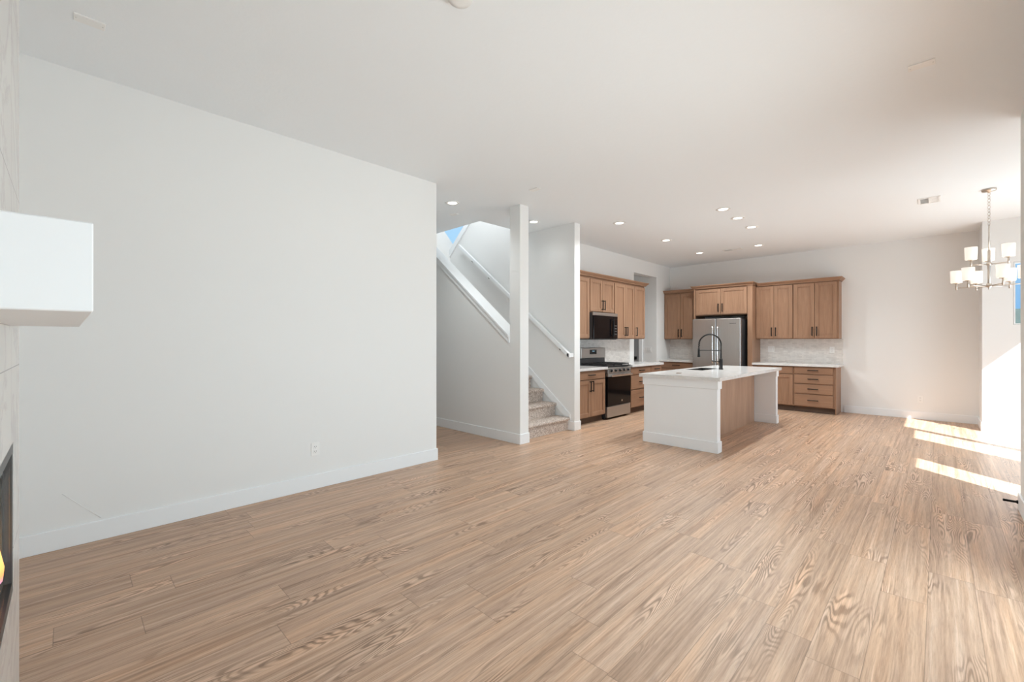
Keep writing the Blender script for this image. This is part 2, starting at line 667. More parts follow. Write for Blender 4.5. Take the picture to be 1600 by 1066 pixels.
for p, q in (((5.25, 3.2), (6.25, 3.2)), ((6.25, 3.2), (6.25, 4.6)), ((4.85, 4.6), (6.25, 4.6)), ((4.85, 3.62), (4.85, 4.6)), ((4.85, 3.62), (5.25, 3.2))):
    wf.tube([(-6.82, p[0], p[1]), (-6.82, q[0], q[1])], 0.02, 4)
wf.build('window_frame', 'trim', w)

# kitchen walls
struct(wall_holes('x', KX - 0.15, KX, 5.325, KY, 0, H, [(8.28, 9.3, 0, 2.745)]), 'wall_kitchen_left', 'wall', 'kitchen left wall with tall opening', 'wall', (0, 0, 0))
struct(MB().box(-8.2, RX + 0.15, KY, KY + 0.15, 0, H), 'wall_kitchen_back', 'wall', 'kitchen back wall', 'wall', (0, 0, 0))
struct(MB().box(-6.6, KX - 0.15, 9.3, 9.45, 0, H), 'wall_passage', 'wall', 'grey wall inside the kitchen opening', 'wall', (0, 0, 0))
pw = MB()
pw.box(-6.6, KX - 0.15, 8.13, 8.28, 0, H)
pw.box(-6.75, -6.6, 8.13, 9.45, 0, H)
struct(pw, 'wall_passage_end', 'wall', 'end of the passage behind the kitchen', 'wall', (0, 0, 0))

# right wall, dining nook
struct(wall_holes('x', RX, RX + 0.15, -0.6, 5.17, 0, H, [(0.45, 1.95, 0.03, 2.3), (2.3, 3.6, 0.03, 2.3)]), 'wall_right', 'wall', 'right living room wall ending before the dining nook', 'wall', (0, 0, 0))
struct(MB().box(RX, RX + 0.15, NY, KY, 0, H), 'wall_nook_return', 'wall', 'short return of wall between kitchen and dining nook', 'wall', (0, 0, 0))
struct(wall_holes('y', NY, NY + 0.15, RX + 0.15, NX + 0.15, 0, H, [(0.755, 1.55, 1.54, 2.42)]), 'wall_nook_far', 'wall', 'sunlit far wall of the dining nook', 'wall', (0, 0, 0))
struct(wall_holes('x', NX, NX + 0.15, 4.1, NY, 0, H, [(4.27, 4.90, 0.02, 2.32), (6.06, 6.895, 0.02, 2.40), (6.925, 8.85, 0.02, 2.545)]), 'wall_nook_right', 'wall', 'outer wall of the dining nook', 'wall', (0, 0, 0))
struct(MB().box(RX + 0.15, NX + 0.15, 3.95, 4.1, 0, H), 'wall_nook_near', 'wall', 'near end of the dining nook', 'wall', (0, 0, 0))


def window(n, axis, t, a0, a1, z0, z1, label, depth=0.15, mull=1, b=0.045):
    """t = inner wall face coordinate; glazing sits outward by depth/2"""
    cx = t + depth * 0.55
    if axis == 'x':
        w = thing('window_%d' % n, (cx, (a0 + a1) / 2, z0), label, 'window')
    else:
        w = thing('window_%d' % n, ((a0 + a1) / 2, cx, z0), label, 'window')
    w['kind'] = 'structure'

    def bx(mb, p0, p1, d0, d1, q0, q1, b=0.0):
        if axis == 'x':
            mb.box(cx + d0, cx + d1, p0, p1, q0, q1, b)
        else:
            mb.box(p0, p1, cx + d0, cx + d1, q0, q1, b)
    f = MB()
    e = 0.003
    bx(f, a0 + e, a0 + b, -0.03, 0.03, z0 + e, z1 - e)
    bx(f, a1 - b, a1 - e, -0.03, 0.03, z0 + e, z1 - e)
    bx(f, a0 + b, a1 - b, -0.03, 0.03, z0 + e, z0 + b)
    bx(f, a0 + b, a1 - b, -0.03, 0.03, z1 - b, z1 - e)
    for k in range(1, mull):
        c = a0 + (a1 - a0) * k / mull
        bx(f, c - 0.025, c + 0.025, -0.03, 0.03, z0 + b, z1 - b)
    f.build('window_frame', 'trim', w)
    g = MB()
    bx(g, a0 + b, a1 - b, -0.004, 0.004, z0 + b, z1 - b)
    g.build('pane', 'glass', w)
    return w


window(2, 'x', RX, 0.45, 1.95, 0.03, 2.3, 'living room window nearest the fireplace')
window(3, 'x', RX, 2.3, 3.6, 0.03, 2.3, 'second living room window in right wall')
window(4, 'y', NY, 0.755, 1.55, 1.54, 2.42, 'dining nook window at right edge with blue sky', 0.06, 1, 0.018)
window(5, 'x', NX, 4.27, 4.90, 0.02, 2.32, 'narrow glazed panel nearest the living room')
window(6, 'x', NX, 6.06, 6.895, 0.02, 2.40, 'glazed door panel in the dining nook')
window(7, 'x', NX, 6.925, 8.85, 0.02, 2.545, 'wide glass door of the dining nook')

# outside
struct(MB().box(-60, 60, -30, 90, -0.45, -0.2), 'ground', 'concrete', 'pale ground outside the house', 'ground')
struct(MB().box(0.62, 1.2, -4.0, 3.35, 2.62, 2.78).box(1.2, 3.2, -4.0, 2.9, 2.62, 2.78), 'sun_block_roof', 'trim', 'unseen roof slab added to keep sun off the living room windows', 'roof')  # out of view, added to block direct sun at the right wall windows
hb = MB()
hp = [(-30, -0.2)] + [(-30 + i * 6, 4.2 + 1.2 * math.sin(i * 1.3) + 0.7 * math.sin(i * 2.9)) for i in range(15)] + [(54, -0.2)]
hb.prism(hp, 'y', 70, 80)
struct(hb, 'hill', 'hill', 'dark wooded hill on the horizon', 'hill')
shr = MB()
for k in range(26):
    a = random.uniform(0, 2 * PI)
    r = random.uniform(0, 1.1)
    c = Vector((2.35 + r * math.cos(a), 27.5 + r * math.sin(a), 0.2 + random.uniform(0, 1.45)))
    res = bmesh.ops.create_icosphere(shr.bm, subdivisions=2, radius=random.uniform(0.35, 0.55), matrix=Matrix.Translation(c))
    for v in res['verts']:
        v.co += (v.co - c) * random.uniform(-0.25, 0.25)
shr.box(2.28, 2.42, 27.4, 27.6, -0.2, 0.6)
tag(shr.build('shrub', 'foliage'), 'green shrub outside the nook window, seen at the right edge', 'shrub')

# ------------------------------------------------------------------ baseboards and trims
BH, BT = 0.128, 0.013


def base_bd(name, label, *segs):
    mb = MB()
    for s in segs:
        mb.box(*s, 0, BH, 0.003)
    return struct(mb, name, 'trim', label, 'baseboard')


base_bd('baseboard_left', 'white baseboard along the left wall', (WX, WX + BT, -0.449, 2.85 + BT), (-4.1, WX, 2.85, 2.85 + BT))
base_bd('baseboard_stair', 'white baseboard along stair wall and round the post', (-8.2, -3.782 + BT, 4.012 - BT, 4.012), (-3.782, -3.782 + BT, 4.012, 4.17 + 0.01))
base_bd('baseboard_stair_far', 'white baseboard on the wall end beside the stairs', (-3.80, -3.80 + BT, 5.19 - 0.015, 5.325 + 0.01), (-3.87, -3.80, 5.175, 5.19))
base_bd('baseboard_back', 'white baseboard along the kitchen back wall', (-1.24, RX, KY - BT, KY))
base_bd('baseboard_nook', 'white baseboard wrapping the nook corner', (RX - BT, RX, NY - BT, KY - BT), (RX, NX, NY - BT, NY))
base_bd('baseboard_right', 'white baseboard on the right wall', (RX - BT, RX, -0.44, 0.44), (RX - BT, RX, 1.96, 2.29), (RX - BT, RX, 3.61, 5.17 + BT), (RX, RX + 0.15, 5.17, 5.17 + BT))
base_bd('baseboard_passage', 'white baseboard inside the kitchen passage', (-4.86, KX, 9.3 - BT, 9.3), (KX, KX + BT, 9.31, 9.40))

# knee wall cap and apron, far wall skirt, upper half wall cap
tm = MB()
x0, x1 = -3.963, xk + 0.02
tm.prism([(x0, kz(x0) + 0.002), (x1, kz(x1) + 0.002), (x1, kz(x1) + 0.032), (x0, kz(x0) + 0.032)], 'y', 3.972, 4.19)
struct(tm, 'trim_1', 'trim', 'sloping white cap along the stair knee wall', 'trim')
tm = MB()
tm.prism([(x0, kz(x0)), (x1, kz(x1)), (x1, kz(x1) - 0.075), (x0, kz(x0) - 0.075)], 'y', 3.988, 4.012)
struct(tm, 'trim_2', 'trim', 'sloping apron board under the stair cap', 'trim')
tm = MB()
sk = lambda x: 0.275 + 0.81 * (-3.90 - x)
tm.prism([(-3.868, 0), (-3.868, sk(-3.868) - 0.02), (-6.7, sk(-6.7)), (-6.7, sk(-6.7) - 0.125), (-3.905, 0.135), (-3.905, 0)], 'y', 5.174, 5.19)
struct(tm, 'trim_3', 'trim', 'sloping white skirt board above the carpeted steps', 'trim')
tm = MB()
tm.prism([(-6.76, bz(-6.76)), (-4.75, bz(-4.75)), (-4.75, bz(-4.75) - 0.13), (-6.76, bz(-6.76) - 0.13)], 'y', 5.165, 5.35)
struct(tm, 'trim_4', 'trim', 'white sloping rail board crossing the upper stairwell', 'trim')

# thin pale diagonal streak on the left wall
tm = MB()
tm.tube([(WX + 0.001, -0.02, 0.345), (WX + 0.001, 0.085, 0.225), (WX + 0.001, 0.16, 0.14)], 0.0022, 5)
tag(tm.build('streak', 'white'), 'thin pale diagonal streak on left wall above baseboard', 'streak')

# ------------------------------------------------------------------ fireplace and mantel
CY = -0.126
fp = thing('fireplace', (-1.55, -0.29, 0), 'linear gas fireplace in marble look surround at left edge', 'fireplace')
cz = MB()
fx0, fx1, fz0, fz1 = -2.235, -0.865, 0.47, 0.97
cz.box(-2.5, fx0, -0.449, CY, 0, H - 0.002)
cz.box(fx1, -0.6, -0.449, CY, 0, H - 0.002)
cz.box(fx0, fx1, -0.449, CY, 0, fz0)
cz.box(fx0, fx1, -0.449, CY, fz1, H - 0.002)
cz.build('surround', 'marble', fp)
fr = MB()
for d0, d1, b0, b1 in ((CY - 0.02, CY - 0.001, 0.0, 0.035), (CY - 0.05, CY - 0.02, 0.022, 0.07)):
    fr.box(fx0 + b0, fx1 - b0, d0, d1, fz1 - b1, fz1 - b0)
    fr.box(fx0 + b0, fx1 - b0, d0, d1, fz0 + b0, fz0 + b1)
    fr.box(fx0 + b0, fx0 + b1, d0, d1, fz0 + b1, fz1 - b1)
    fr.box(fx1 - b1, fx1 - b0, d0, d1, fz0 + b1, fz1 - b1)
fr.build('frame', 'gunmetal', fp)
fb = MB()
fb.box(fx0 + 0.03, fx1 - 0.03, -0.44, -0.43, fz0 + 0.03, fz1 - 0.03)
fb.box(fx0 + 0.03, fx1 - 0.03, -0.43, CY - 0.04, fz0 + 0.022, fz0 + 0.03)
fb.box(fx0 + 0.10, fx1 - 0.10, -0.33, CY - 0.06, fz0 + 0.031, fz0 + 0.06)
fb.build('firebox', 'iron', fp)
MB().box(fx0 + 0.07, fx1 - 0.07, CY - 0.006, CY - 0.003, fz0 + 0.07, fz1 - 0.07).build('glass_front', 'glass', fp)
for k in range(9):
    x = fx0 + 0.13 + k * 0.138
    hgt = random.uniform(0.13, 0.22)
    fm = MB()
    prof = [(0.012, 0), (0.03, 0.15), (0.034, 0.35), (0.022, 0.65), (0.009, 0.88), (0.001, 1.0)]
    fm.lathe([(r, h * hgt) for r, h in prof], (x, CY - 0.044 + random.uniform(-0.002, 0.002), fz0 + 0.06), 10)
    for v in fm.bm.verts:
        tt = (v.co.z - fz0 - 0.06) / hgt
        v.co.x += 0.02 * math.sin(tt * 4 + k)
    fm.build('flame', 'flame', fp)

mt = MB().box(-2.1, -0.996, CY, 0.031, 1.358, 1.505, 0.002)
tag(mt.build('mantel', 'trim'), 'thick white box mantel shelf above the fireplace', 'mantel')


# ------------------------------------------------------------------ wall plates
def plate(name, axis, t, sgn, a, z, label, cat, kind='outlet', gangs=1, group=None):
    """axis 'x': on plane x=t facing sgn*x ; a is the other horizontal coordinate"""
    wdt = 0.072 + 0.046 * (gangs - 1)
    hgt = 0.116

    def bx(mb, p0, p1, d0, d1, q0, q1, b=0.0):
        if axis == 'x':
            mb.box(t + sgn * d0, t + sgn * d1, p0, p1, q0, q1, b)
        else:
            mb.box(p0, p1, t + sgn * d0, t + sgn * d1, q0, q1, b)
    loc = (t, a, z - hgt / 2) if axis == 'x' else (a, t, z - hgt / 2)
    o = thing(name, loc, label, cat, group)
    m = MB()
    bx(m, a - wdt / 2, a + wdt / 2, 0, 0.006, z - hgt / 2, z + hgt / 2, 0.002)
    m.build('plate', 'white', o)
    if kind == 'outlet':
        for dz in (-0.021, 0.021):
            m = MB()
            bx(m, a - 0.017, a + 0.017, 0.006, 0.009, z + dz - 0.016, z + dz + 0.016, 0.001)
            rc = m.build('receptacle', 'white', o)
            m = MB()
            for da in (-0.007, 0.007):
                bx(m, a + da - 0.0013, a + da + 0.0013, 0.0088, 0.0096, z + dz - 0.002, z + dz + 0.008)
            bx(m, a - 0.002, a + 0.002, 0.0088, 0.0096, z + dz - 0.011, z + dz - 0.007)
            m.build('slots', 'slot', rc)
    else:
        for g in range(gangs):
            c = a + (g - (gangs - 1) / 2) * 0.046
            m = MB()
            bx(m, c - 0.016, c + 0.016, 0.006, 0.0105, z - 0.033, z + 0.033, 0.001)
            m.build('rocker', 'white', o)
            m = MB()
            bx(m, c - 0.0185, c + 0.0185, 0.006, 0.0068, z - 0.0355, z + 0.0355)
            m.build('rocker_surround', 'lightgrey', o)
    return o


plate('wall_outlet', 'x', WX, 1, 1.542, 0.351, 'white wall outlet low on the long left wall', 'outlet')
plate('wall_outlet', 'y', KY, -1, -0.215, 0.334, 'white wall outlet low on back wall, right of the cabinets', 'outlet')
plate('wall_outlet', 'y', KY - 0.008, -1, -1.417, 1.143, 'white outlet on tile backsplash under the far right upper cabinet', 'outlet')
plate('light_switch', 'y', KY - 0.008, -1, -2.421, 1.150, 'white double switch on tile backsplash beside the refrigerator panel', 'switch', 'switch', 2)
plate('light_switch', 'y', 9.3, -1, -4.76, 1.115, 'four gang switch plate on grey wall inside the kitchen opening', 'switch', 'switch', 4)

# ------------------------------------------------------------------ passage door
dr = thing('door_1', (-5.38, 9.29, 0), 'grey door with black lever inside the kitchen passage', 'door')
dr['kind'] = 'structure'
dm = MB().box(-5.80, -4.965, 9.27, 9.299, 0.01, 2.05, 0.002)
dm.box(-5.68, -5.08, 9.264, 9.27, 1.15, 1.90, 0.003)
dm.box(-5.68, -5.08, 9.264, 9.27, 0.2, 0.95, 0.003)
dm.build('door_leaf', 'greydoor', dr)
cs = MB()
cs.box(-4.96, -4.87, 9.262, 9.299, 0, 2.14, 0.003)
cs.box(-5.90, -5.81, 9.262, 9.299, 0, 2.14, 0.003)
cs.box(-5.81, -4.96, 9.262, 9.299, 2.055, 2.14, 0.003)
cs.build('casing', 'trim', dr)
hm = MB().box(-5.075, -5.005, 9.24, 9.27, 0.88, 0.95, 0.004)
hm.tube([(-5.04, 9.235, 0.915), (-5.04, 9.21, 0.915), (-5.16, 9.205, 0.915)], 0.009, 8)
hm.build('handle', 'black', dr)

# ------------------------------------------------------------------ staircase
st = thing('staircase', (-4.0, 4.67, 0), 'flight of beige speckled carpet steps rising behind the post', 'staircase')
RISE, RUN, X0 = 0.19, 0.247, -3.903
for k in range(11):
    xr = X0 - k * RUN
    z0, z1 = k * RISE, (k + 1) * RISE
    back = xr - RUN if k < 10 else -6.745
    nose = []
    for j in range(9):
        a = -PI / 2 + PI * j / 8
        nose.append((xr + 0.012 + 0.022 * math.cos(a), z1 - 0.024 + 0.024 * math.sin(a)))
    prof = [(back - (0.02 if k < 10 else 0), max(0, z0 - 0.05)), (xr, max(0, z0 - 0.05)), (xr, z1 - 0.048)] + nose + [(back - (0.02 if k < 10 else 0), z1)]
    sm = MB().prism(prof, 'y', 4.172, 5.173)
    sm.build('step', 'carpet', st)

hr = thing('handrail', (-5.0, 5.11, 1.0), 'white sloping handrail on the far stair wall', 'handrail')
hz = lambda x: 1.075 + 0.78 * (-3.80 - x)
rm = MB()
rm.prism([(-3.83, hz(-3.83) - 0.03), (-3.83, hz(-3.83) + 0.03), (-6.36, hz(-6.36) + 0.03), (-6.36, hz(-6.36) - 0.03)], 'y', 5.085, 5.135)
rm.box(-3.86, -3.815, 5.085, 5.189, hz(-3.84) - 0.03, hz(-3.84) + 0.025)
rm.build('rail', 'trim', hr)
for x in (-4.02, -4.85, -5.58, -6.02):
    b = MB().tube([(x, 5.11, hz(x) - 0.03), (x, 5.125, hz(x) - 0.065), (x, 5.187, hz(x) - 0.07)], 0.006, 8)
    b.lathe([(0.017, 0), (0.017, 0.006)], (x, 5.183, hz(x) - 0.07), 14, 'y')
    b.build('bracket', 'black', hr)

# ------------------------------------------------------------------ kitchen cabinets
# local frame: a = along the run, d = depth behind the door face (negative = towards the room), z
def mapper(orient, front):
    def bx(mb, a0, a1, d0, d1, z0, z1, bev=0.0, seg=1):
        if orient == 'L':
            mb.box(front - d0, front - d1, a0, a1, z0, z1, bev, seg)
        else:
            mb.box(a0, a1, front + d0, front + d1, z0, z1, bev, seg)
        return mb
    return bx


def handle(bx, orient, parent, a, z, vertical, ln=0.145):
    m = MB()
    if vertical:
        bx(m, a - 0.0075, a + 0.0075, -0.038, -0.025, z - ln / 2 - 0.012, z + ln / 2 + 0.012, 0.002)
        for s in (-1, 1):
            bx(m, a - 0.006, a + 0.006, -0.026, 0.0, z + s * ln / 2 - 0.006, z + s * ln / 2 + 0.006)
    else:
        bx(m, a - ln / 2 - 0.012, a + ln / 2 + 0.012, -0.038, -0.025, z - 0.0075, z + 0.0075, 0.002)
        for s in (-1, 1):
            bx(m, a + s * ln / 2 - 0.006, a + s * ln / 2 + 0.006, -0.026, 0.0, z - 0.006, z + 0.006)
    return m.build('handle', 'black', parent)


def door(bx, orient, parent, a0, a1, z0, z1, hnd=None):
    """shaker door, hnd = (a, z) of a vertical pull"""
    m = MB()
    f = 0.058
    g = 0.0035
    a0, a1, z0, z1 = a0 + g, a1 - g, z0 + g, z1 - g
    bx(m, a0, a0 + f, 0, 0.02, z0, z1, 0.0015)
    bx(m, a1 - f, a1, 0, 0.02, z0, z1, 0.0015)
    bx(m, a0 + f, a1 - f, 0, 0.02, z1 - f, z1, 0.0015)
    bx(m, a0 + f, a1 - f, 0, 0.02, z0, z0 + f, 0.0015)
    bx(m, a0 + f, a1 - f, 0.012, 0.018, z0 + f, z1 - f)
    b0, b1, c0, c1 = a0 + f, a1 - f, z0 + f, z1 - f
    q = 0.009
    bx(m, b0, b0 + q, 0.006, 0.0115, c0, c1)
    bx(m, b1 - q, b1, 0.006, 0.0115, c0, c1)
    bx(m, b0 + q, b1 - q, 0.006, 0.0115, c0, c0 + q)
    bx(m, b0 + q, b1 - q, 0.006, 0.0115, c1 - q, c1)
    d = m.build('door', 'wood', parent)
    if hnd:
        handle(bx, orient, d, hnd[0], hnd[1], True)
    return d


def drawer(bx, orient, parent, a0, a1, z0, z1, ln=0.145):
    m = MB()
    g = 0.004
    bx(m, a0 + g, a1 - g, 0, 0.02, z0 + g, z1 - g, 0.003)
    d = m.build('drawer', 'wood_y' if orient == 'L' else 'wood_x', parent)
    handle(bx, orient, d, (a0 + a1) / 2, (z0 + z1) / 2 + 0.005, False, ln)
    return d


def cabinet(name, orient, front, a0, a1, z0, z1, depth, label, toe=0.0, group=None):
    bx = mapper(orient, front)
    loc = (front - depth / 2, (a0 + a1) / 2, z0) if orient == 'L' else ((a0 + a1) / 2, front + depth / 2, z0)
    o = thing(name, loc, label, 'cabinet', group)
    m = MB()
    bx(m, a0, a1, 0.021, depth, z0 + toe, z1)
    m.build('body', 'wood', o)
    if toe:
        m = MB()
        bx(m, a0, a1, 0.075, depth, z0, z0 + toe)
        m.build('toe_kick', 'toe', o)
    return o, bx


CT = 0.885           # counter height
CB = 0.845           # underside of counters
FL = -3.92           # left base door face (x)
UL = -4.20           # left upper door face (x)
FB = 9.46            # back base door face (y)
UB = 9.67            # back upper door face (y)
DL = FL - KX         # depths
DUL = UL - KX
DB = KY - FB
DUB = KY - UB
GB = 'base cabinets of the kitchen'
GU = 'wall cabinets of the kitchen'

# left run, base
c, bx = cabinet('base_cabinet', 'L', FL, 5.36, 6.215, 0, CB - 0.002, DL - 0.002, 'wood base cabinet between stair wall and range', 0.105, GB)
drawer(bx, 'L', c, 5.38, 6.205, 0.70, 0.835)
door(bx, 'L', c, 5.38, 5.79, 0.115, 0.69, (5.755, 0.595))
door(bx, 'L', c, 5.79, 6.205, 0.115, 0.69, (5.825, 0.595))
c, bx = cabinet('base_cabinet', 'L', FL, 7.035, 7.80, 0, CB - 0.002, DL - 0.002, 'wood three drawer base cabinet right of the range', 0.105, GB)
for z0, z1 in ((0.70, 0.835), (0.435, 0.69), (0.115, 0.425)):
    drawer(bx, 'L', c, 7.045, 7.79, z0, z1)
c, bx = cabinet('base_cabinet', 'L', FL, 7.802, 8.245, 0, CB - 0.002, DL - 0.002, 'narrow wood base cabinet beside the kitchen opening', 0.105, GB)
drawer(bx, 'L', c, 7.81, 8.235, 0.70, 0.835)
door(bx, 'L', c, 7.81, 8.235, 0.115, 0.69, (7.85, 0.595))

# left run, upper
UZ0, UZ1 = 1.35, 2.40
c, bx = cabinet('wall_cabinet', 'L', UL, 5.40, 6.175, UZ0, UZ1, DUL - 0.002, 'wood wall cabinet left of the microwave', 0, GU)
door(bx, 'L', c, 5.41, 5.785, UZ0 + 0.01, UZ1 - 0.03, (5.75, 1.47))
door(bx, 'L', c, 5.785, 6.165, UZ0 + 0.01, UZ1 - 0.03, (5.82, 1.47))
c, bx = cabinet('wall_cabinet', 'L', UL, 6.177, 6.955, 1.80, UZ1, DUL - 0.002, 'short wood wall cabinet above the microwave', 0, GU)
door(bx, 'L', c, 6.187, 6.566, 1.815, UZ1 - 0.03, (6.532, 1.935))
door(bx, 'L', c, 6.566, 6.945, 1.815, UZ1 - 0.03, (6.60, 1.935))
c, bx = cabinet('wall_cabinet', 'L', UL, 6.957, 7.695, UZ0, UZ1, DUL - 0.002, 'two door wood wall cabinet right of the microwave', 0, GU)
door(bx, 'L', c, 6.967, 7.345, UZ0 + 0.01, UZ1 - 0.03, (7.31, 1.49))
door(bx, 'L', c, 7.345, 7.69, UZ0 + 0.01, UZ1 - 0.03, (7.38, 1.49))
c, bx = cabinet('wall_cabinet', 'L', UL, 7.697, 8.115, UZ0, UZ1, DUL - 0.002, 'single door wood wall cabinet at end of range wall', 0, GU)
door(bx, 'L', c, 7.70, 8.105, UZ0 + 0.01, UZ1 - 0.03, (7.74, 1.49))


def crown(name, r, e, z0, label, wood):
    """r footprint, e = overhang (x0,x1,y0,y1 sides)"""
    m = MB()
    big = (r[0] - e[0], r[1] + e[1], r[2] - e[2], r[3] + e[3])
    sm = (r[0] - e[0] * 0.25, r[1] + e[1] * 0.25, r[2] - e[2] * 0.25, r[3] + e[3] * 0.25)
    m.frustum(sm, z0, sm, z0 + 0.012)
    m.frustum(sm, z0 + 0.012, big, z0 + 0.050)
    m.frustum(big, z0 + 0.050, big, z0 + 0.062)
    return tag(m.build(name, wood), label, 'crown moulding', 'crown mouldings of the kitchen')


crown('crown_molding', (KX + 0.001, UL + 0.0, 5.40, 8.115), (0, 0.055, 0, 0.055), UZ1 + 0.001, 'wood crown moulding on the range wall cabinets', 'wood_y')

# back run, left of the refrigerator
c, bx = cabinet('base_cabinet', 'B', FB, KX + 0.002, -3.775, 0, CB - 0.002, DB - 0.002, 'wood base cabinet in the corner left of the refrigerator', 0.105, GB)
drawer(bx, 'B', c, -4.52, -3.785, 0.70, 0.835)
door(bx, 'B', c, -4.52, -4.152, 0.115, 0.69, (-4.187, 0.595))
door(bx, 'B', c, -4.152, -3.785, 0.115, 0.69, (-4.117, 0.595))
c, bx = cabinet('wall_cabinet', 'B', UB, KX + 0.002, -3.775, UZ0, UZ1, DUB - 0.002, 'two door wood wall cabinet left of the refrigerator', 0, GU)
door(bx, 'B', c, -4.52, -4.155, UZ0 + 0.01, UZ1 - 0.03, (-4.19, 1.49))
door(bx, 'B', c, -4.155, -3.785, UZ0 + 0.01, UZ1 - 0.03, (-4.12, 1.49))
crown('crown_molding', (KX + 0.001, -3.828, UB, KY - 0.001), (0, 0, 0.05, 0), UZ1 + 0.001, 'wood crown moulding on the wall cabinet left of the refrigerator', 'wood_x')

# refrigerator enclosure
c, bx = cabinet('refrigerator_cabinet', 'B', FB, -3.735, -2.712, 1.845, 2.42, DB - 0.002, 'wood cabinet bridging above the refrigerator with two tall panels', 0)
for a0, a1 in ((-3.77, -3.737), (-2.71, -2.622)):
    m = MB()
    bx(m, a0, a1, 0.0, DB - 0.002, 0, 2.42, 0.001)
    m.build('side_panel', 'wood', c)
door(bx, 'B', c, -3.73, -3.222, 1.86, 2.40, (-3.262, 2.0))
door(bx, 'B', c, -3.222, -2.72, 1.86, 2.40, (-3.182, 2.0))
crown('crown_molding', (-3.77, -2.622, FB, KY - 0.001), (0.055, 0.03, 0.055, 0), 2.421, 'wood crown moulding above the refrigerator cabinet', 'wood_x')

# back run, right of the refrigerator
c, bx = cabinet('base_cabinet', 'B', FB, -2.62, -1.928, 0, CB - 0.002, DB - 0.002, 'wood base cabinet with drawer and door behind the island', 0.105, GB)
drawer(bx, 'B', c, -2.61, -1.935, 0.70, 0.835)
door(bx, 'B', c, -2.61, -2.273, 0.115, 0.69, (-2.31, 0.595))
door(bx, 'B', c, -2.273, -1.935, 0.115, 0.69, (-2.235, 0.595))
c, bx = cabinet('base_cabinet', 'B', FB, -1.926, -1.30, 0, CB - 0.002, DB - 0.002, 'wood four drawer base cabinet at right end of kitchen', 0.105, GB)
for z0, z1 in ((0.705, 0.835), (0.53, 0.695), (0.345, 0.52), (0.115, 0.335)):
    drawer(bx, 'B', c, -1.918, -1.325, z0, z1, 0.14)
m = MB()
bx(m, -1.299, -1.284, 0.01, DB - 0.002, 0, CB - 0.002, 0.001)
m.build('end_panel', 'wood', c)
c, bx = cabinet('wall_cabinet', 'B', UB, -2.62, -1.978, UZ0, UZ1, DUB - 0.002, 'two door wood wall cabinet right of the refrigerator', 0, GU)
door(bx, 'B', c, -2.61, -2.30, UZ0 + 0.01, UZ1 - 0.01, (-2.335, 1.49))
door(bx, 'B', c, -2.30, -1.985, UZ0 + 0.01, UZ1 - 0.01, (-2.265, 1.49))
c, bx = cabinet('wall_cabinet', 'B', UB, -1.976, -1.275, UZ0, UZ1, DUB - 0.002, 'two door wood wall cabinet at far right end of kitchen', 0, GU)
door(bx, 'B', c, -1.968, -1.635, UZ0 + 0.01, UZ1 - 0.01, (-1.67, 1.49))
door(bx, 'B', c, -1.635, -1.295, UZ0 + 0.01, UZ1 - 0.01, (-1.60, 1.49))
crown('crown_molding', (-2.59, -1.275, UB, KY - 0.001), (0, 0.055, 0.055, 0), UZ1 + 0.001, 'wood crown moulding on the right hand wall cabinets', 'wood_x')

# countertops
def counter(label, *bxs):
    m = MB()
    for b in bxs:
        m.box(*b, CB, CT, 0.002)
    return tag(m.build('countertop', 'quartz'), label, 'countertop', 'white quartz countertops')


counter('white quartz countertop left of the range', (KX + 0.001, FL + 0.04, 5.335, 6.222))
counter('white quartz countertop right of the range', (KX + 0.001, FL + 0.04, 7.028, 8.262))
counter('white quartz countertop left of the refrigerator', (KX + 0.001, -3.772, FB - 0.04, KY - 0.001))
counter('white quartz countertop under the right hand wall cabinets', (-2.62, -1.245, FB - 0.04, KY - 0.001))

# backsplashes
struct(MB().box(KX, KX + 0.008, 5.33, 8.10, CT, 1.349), 'trim_5', 'tile_y', 'pearl tile backsplash behind the range', 'backsplash')
struct(MB().box(KX, -3.775, KY - 0.008, KY, CT, 1.349), 'trim_6', 'tile_x', 'pearl tile backsplash left of the refrigerator', 'backsplash')
struct(MB().box(-2.62, -1.25, KY - 0.008, KY, CT, 1.349), 'trim_7', 'tile_x', 'pearl tile backsplash right of the refrigerator', 'backsplash')

# ------------------------------------------------------------------ range
rg = thing('range', (-4.2, 6.625, 0), 'stainless gas range with black oven door', 'range')
ra0, ra1 = 6.245, 7.005
RF = -3.90
bx = mapper('L', RF)
m = MB()
bx(m, ra0, ra1, 0.045, 0.61, 0.03, 0.875)
bx(m, ra0 + 0.02, ra0 + 0.06, 0.08, 0.12, 0, 0.03)
bx(m, ra1 - 0.06, ra1 - 0.02, 0.08, 0.12, 0, 0.03)
m.build('body', 'dark', rg)
m = MB()
bx(m, ra0 + 0.004, ra1 - 0.004, 0.005, 0.044, 0.035, 0.215, 0.004)
m.build('drawer_front', 'steel', rg)
m = MB()
bx(m, ra0 + 0.004, ra1 - 0.004, 0.0, 0.044, 0.225, 0.715, 0.006)
od = m.build('oven_door', 'blackglass', rg)
m = MB()
bx(m, ra0 + 0.006, ra1 - 0.006, -0.004, 0.04, 0.716, 0.765, 0.003)
m.build('door_top_rail', 'steel', od)
m = MB()
bx(m, ra0 + 0.05, ra1 - 0.03, -0.062, -0.036, 0.715, 0.748, 0.008, 2)
for a in (ra0 + 0.08, ra1 - 0.06):
    bx(m, a - 0.012, a + 0.012, -0.04, 0.0, 0.722, 0.742)
m.build('handle', 'chrome', od)
m = MB().lathe([(0.017, 0), (0.017, 0.002)], (RF + 0.0005, 6.70, 0.29), 18, 'x')
m.build('badge', 'chrome', od)
m = MB()
bx(m, ra0 + 0.002, ra1 - 0.002, -0.004, 0.05, 0.77, 0.862, 0.004)
cp = m.build('control_panel', 'steel', rg)
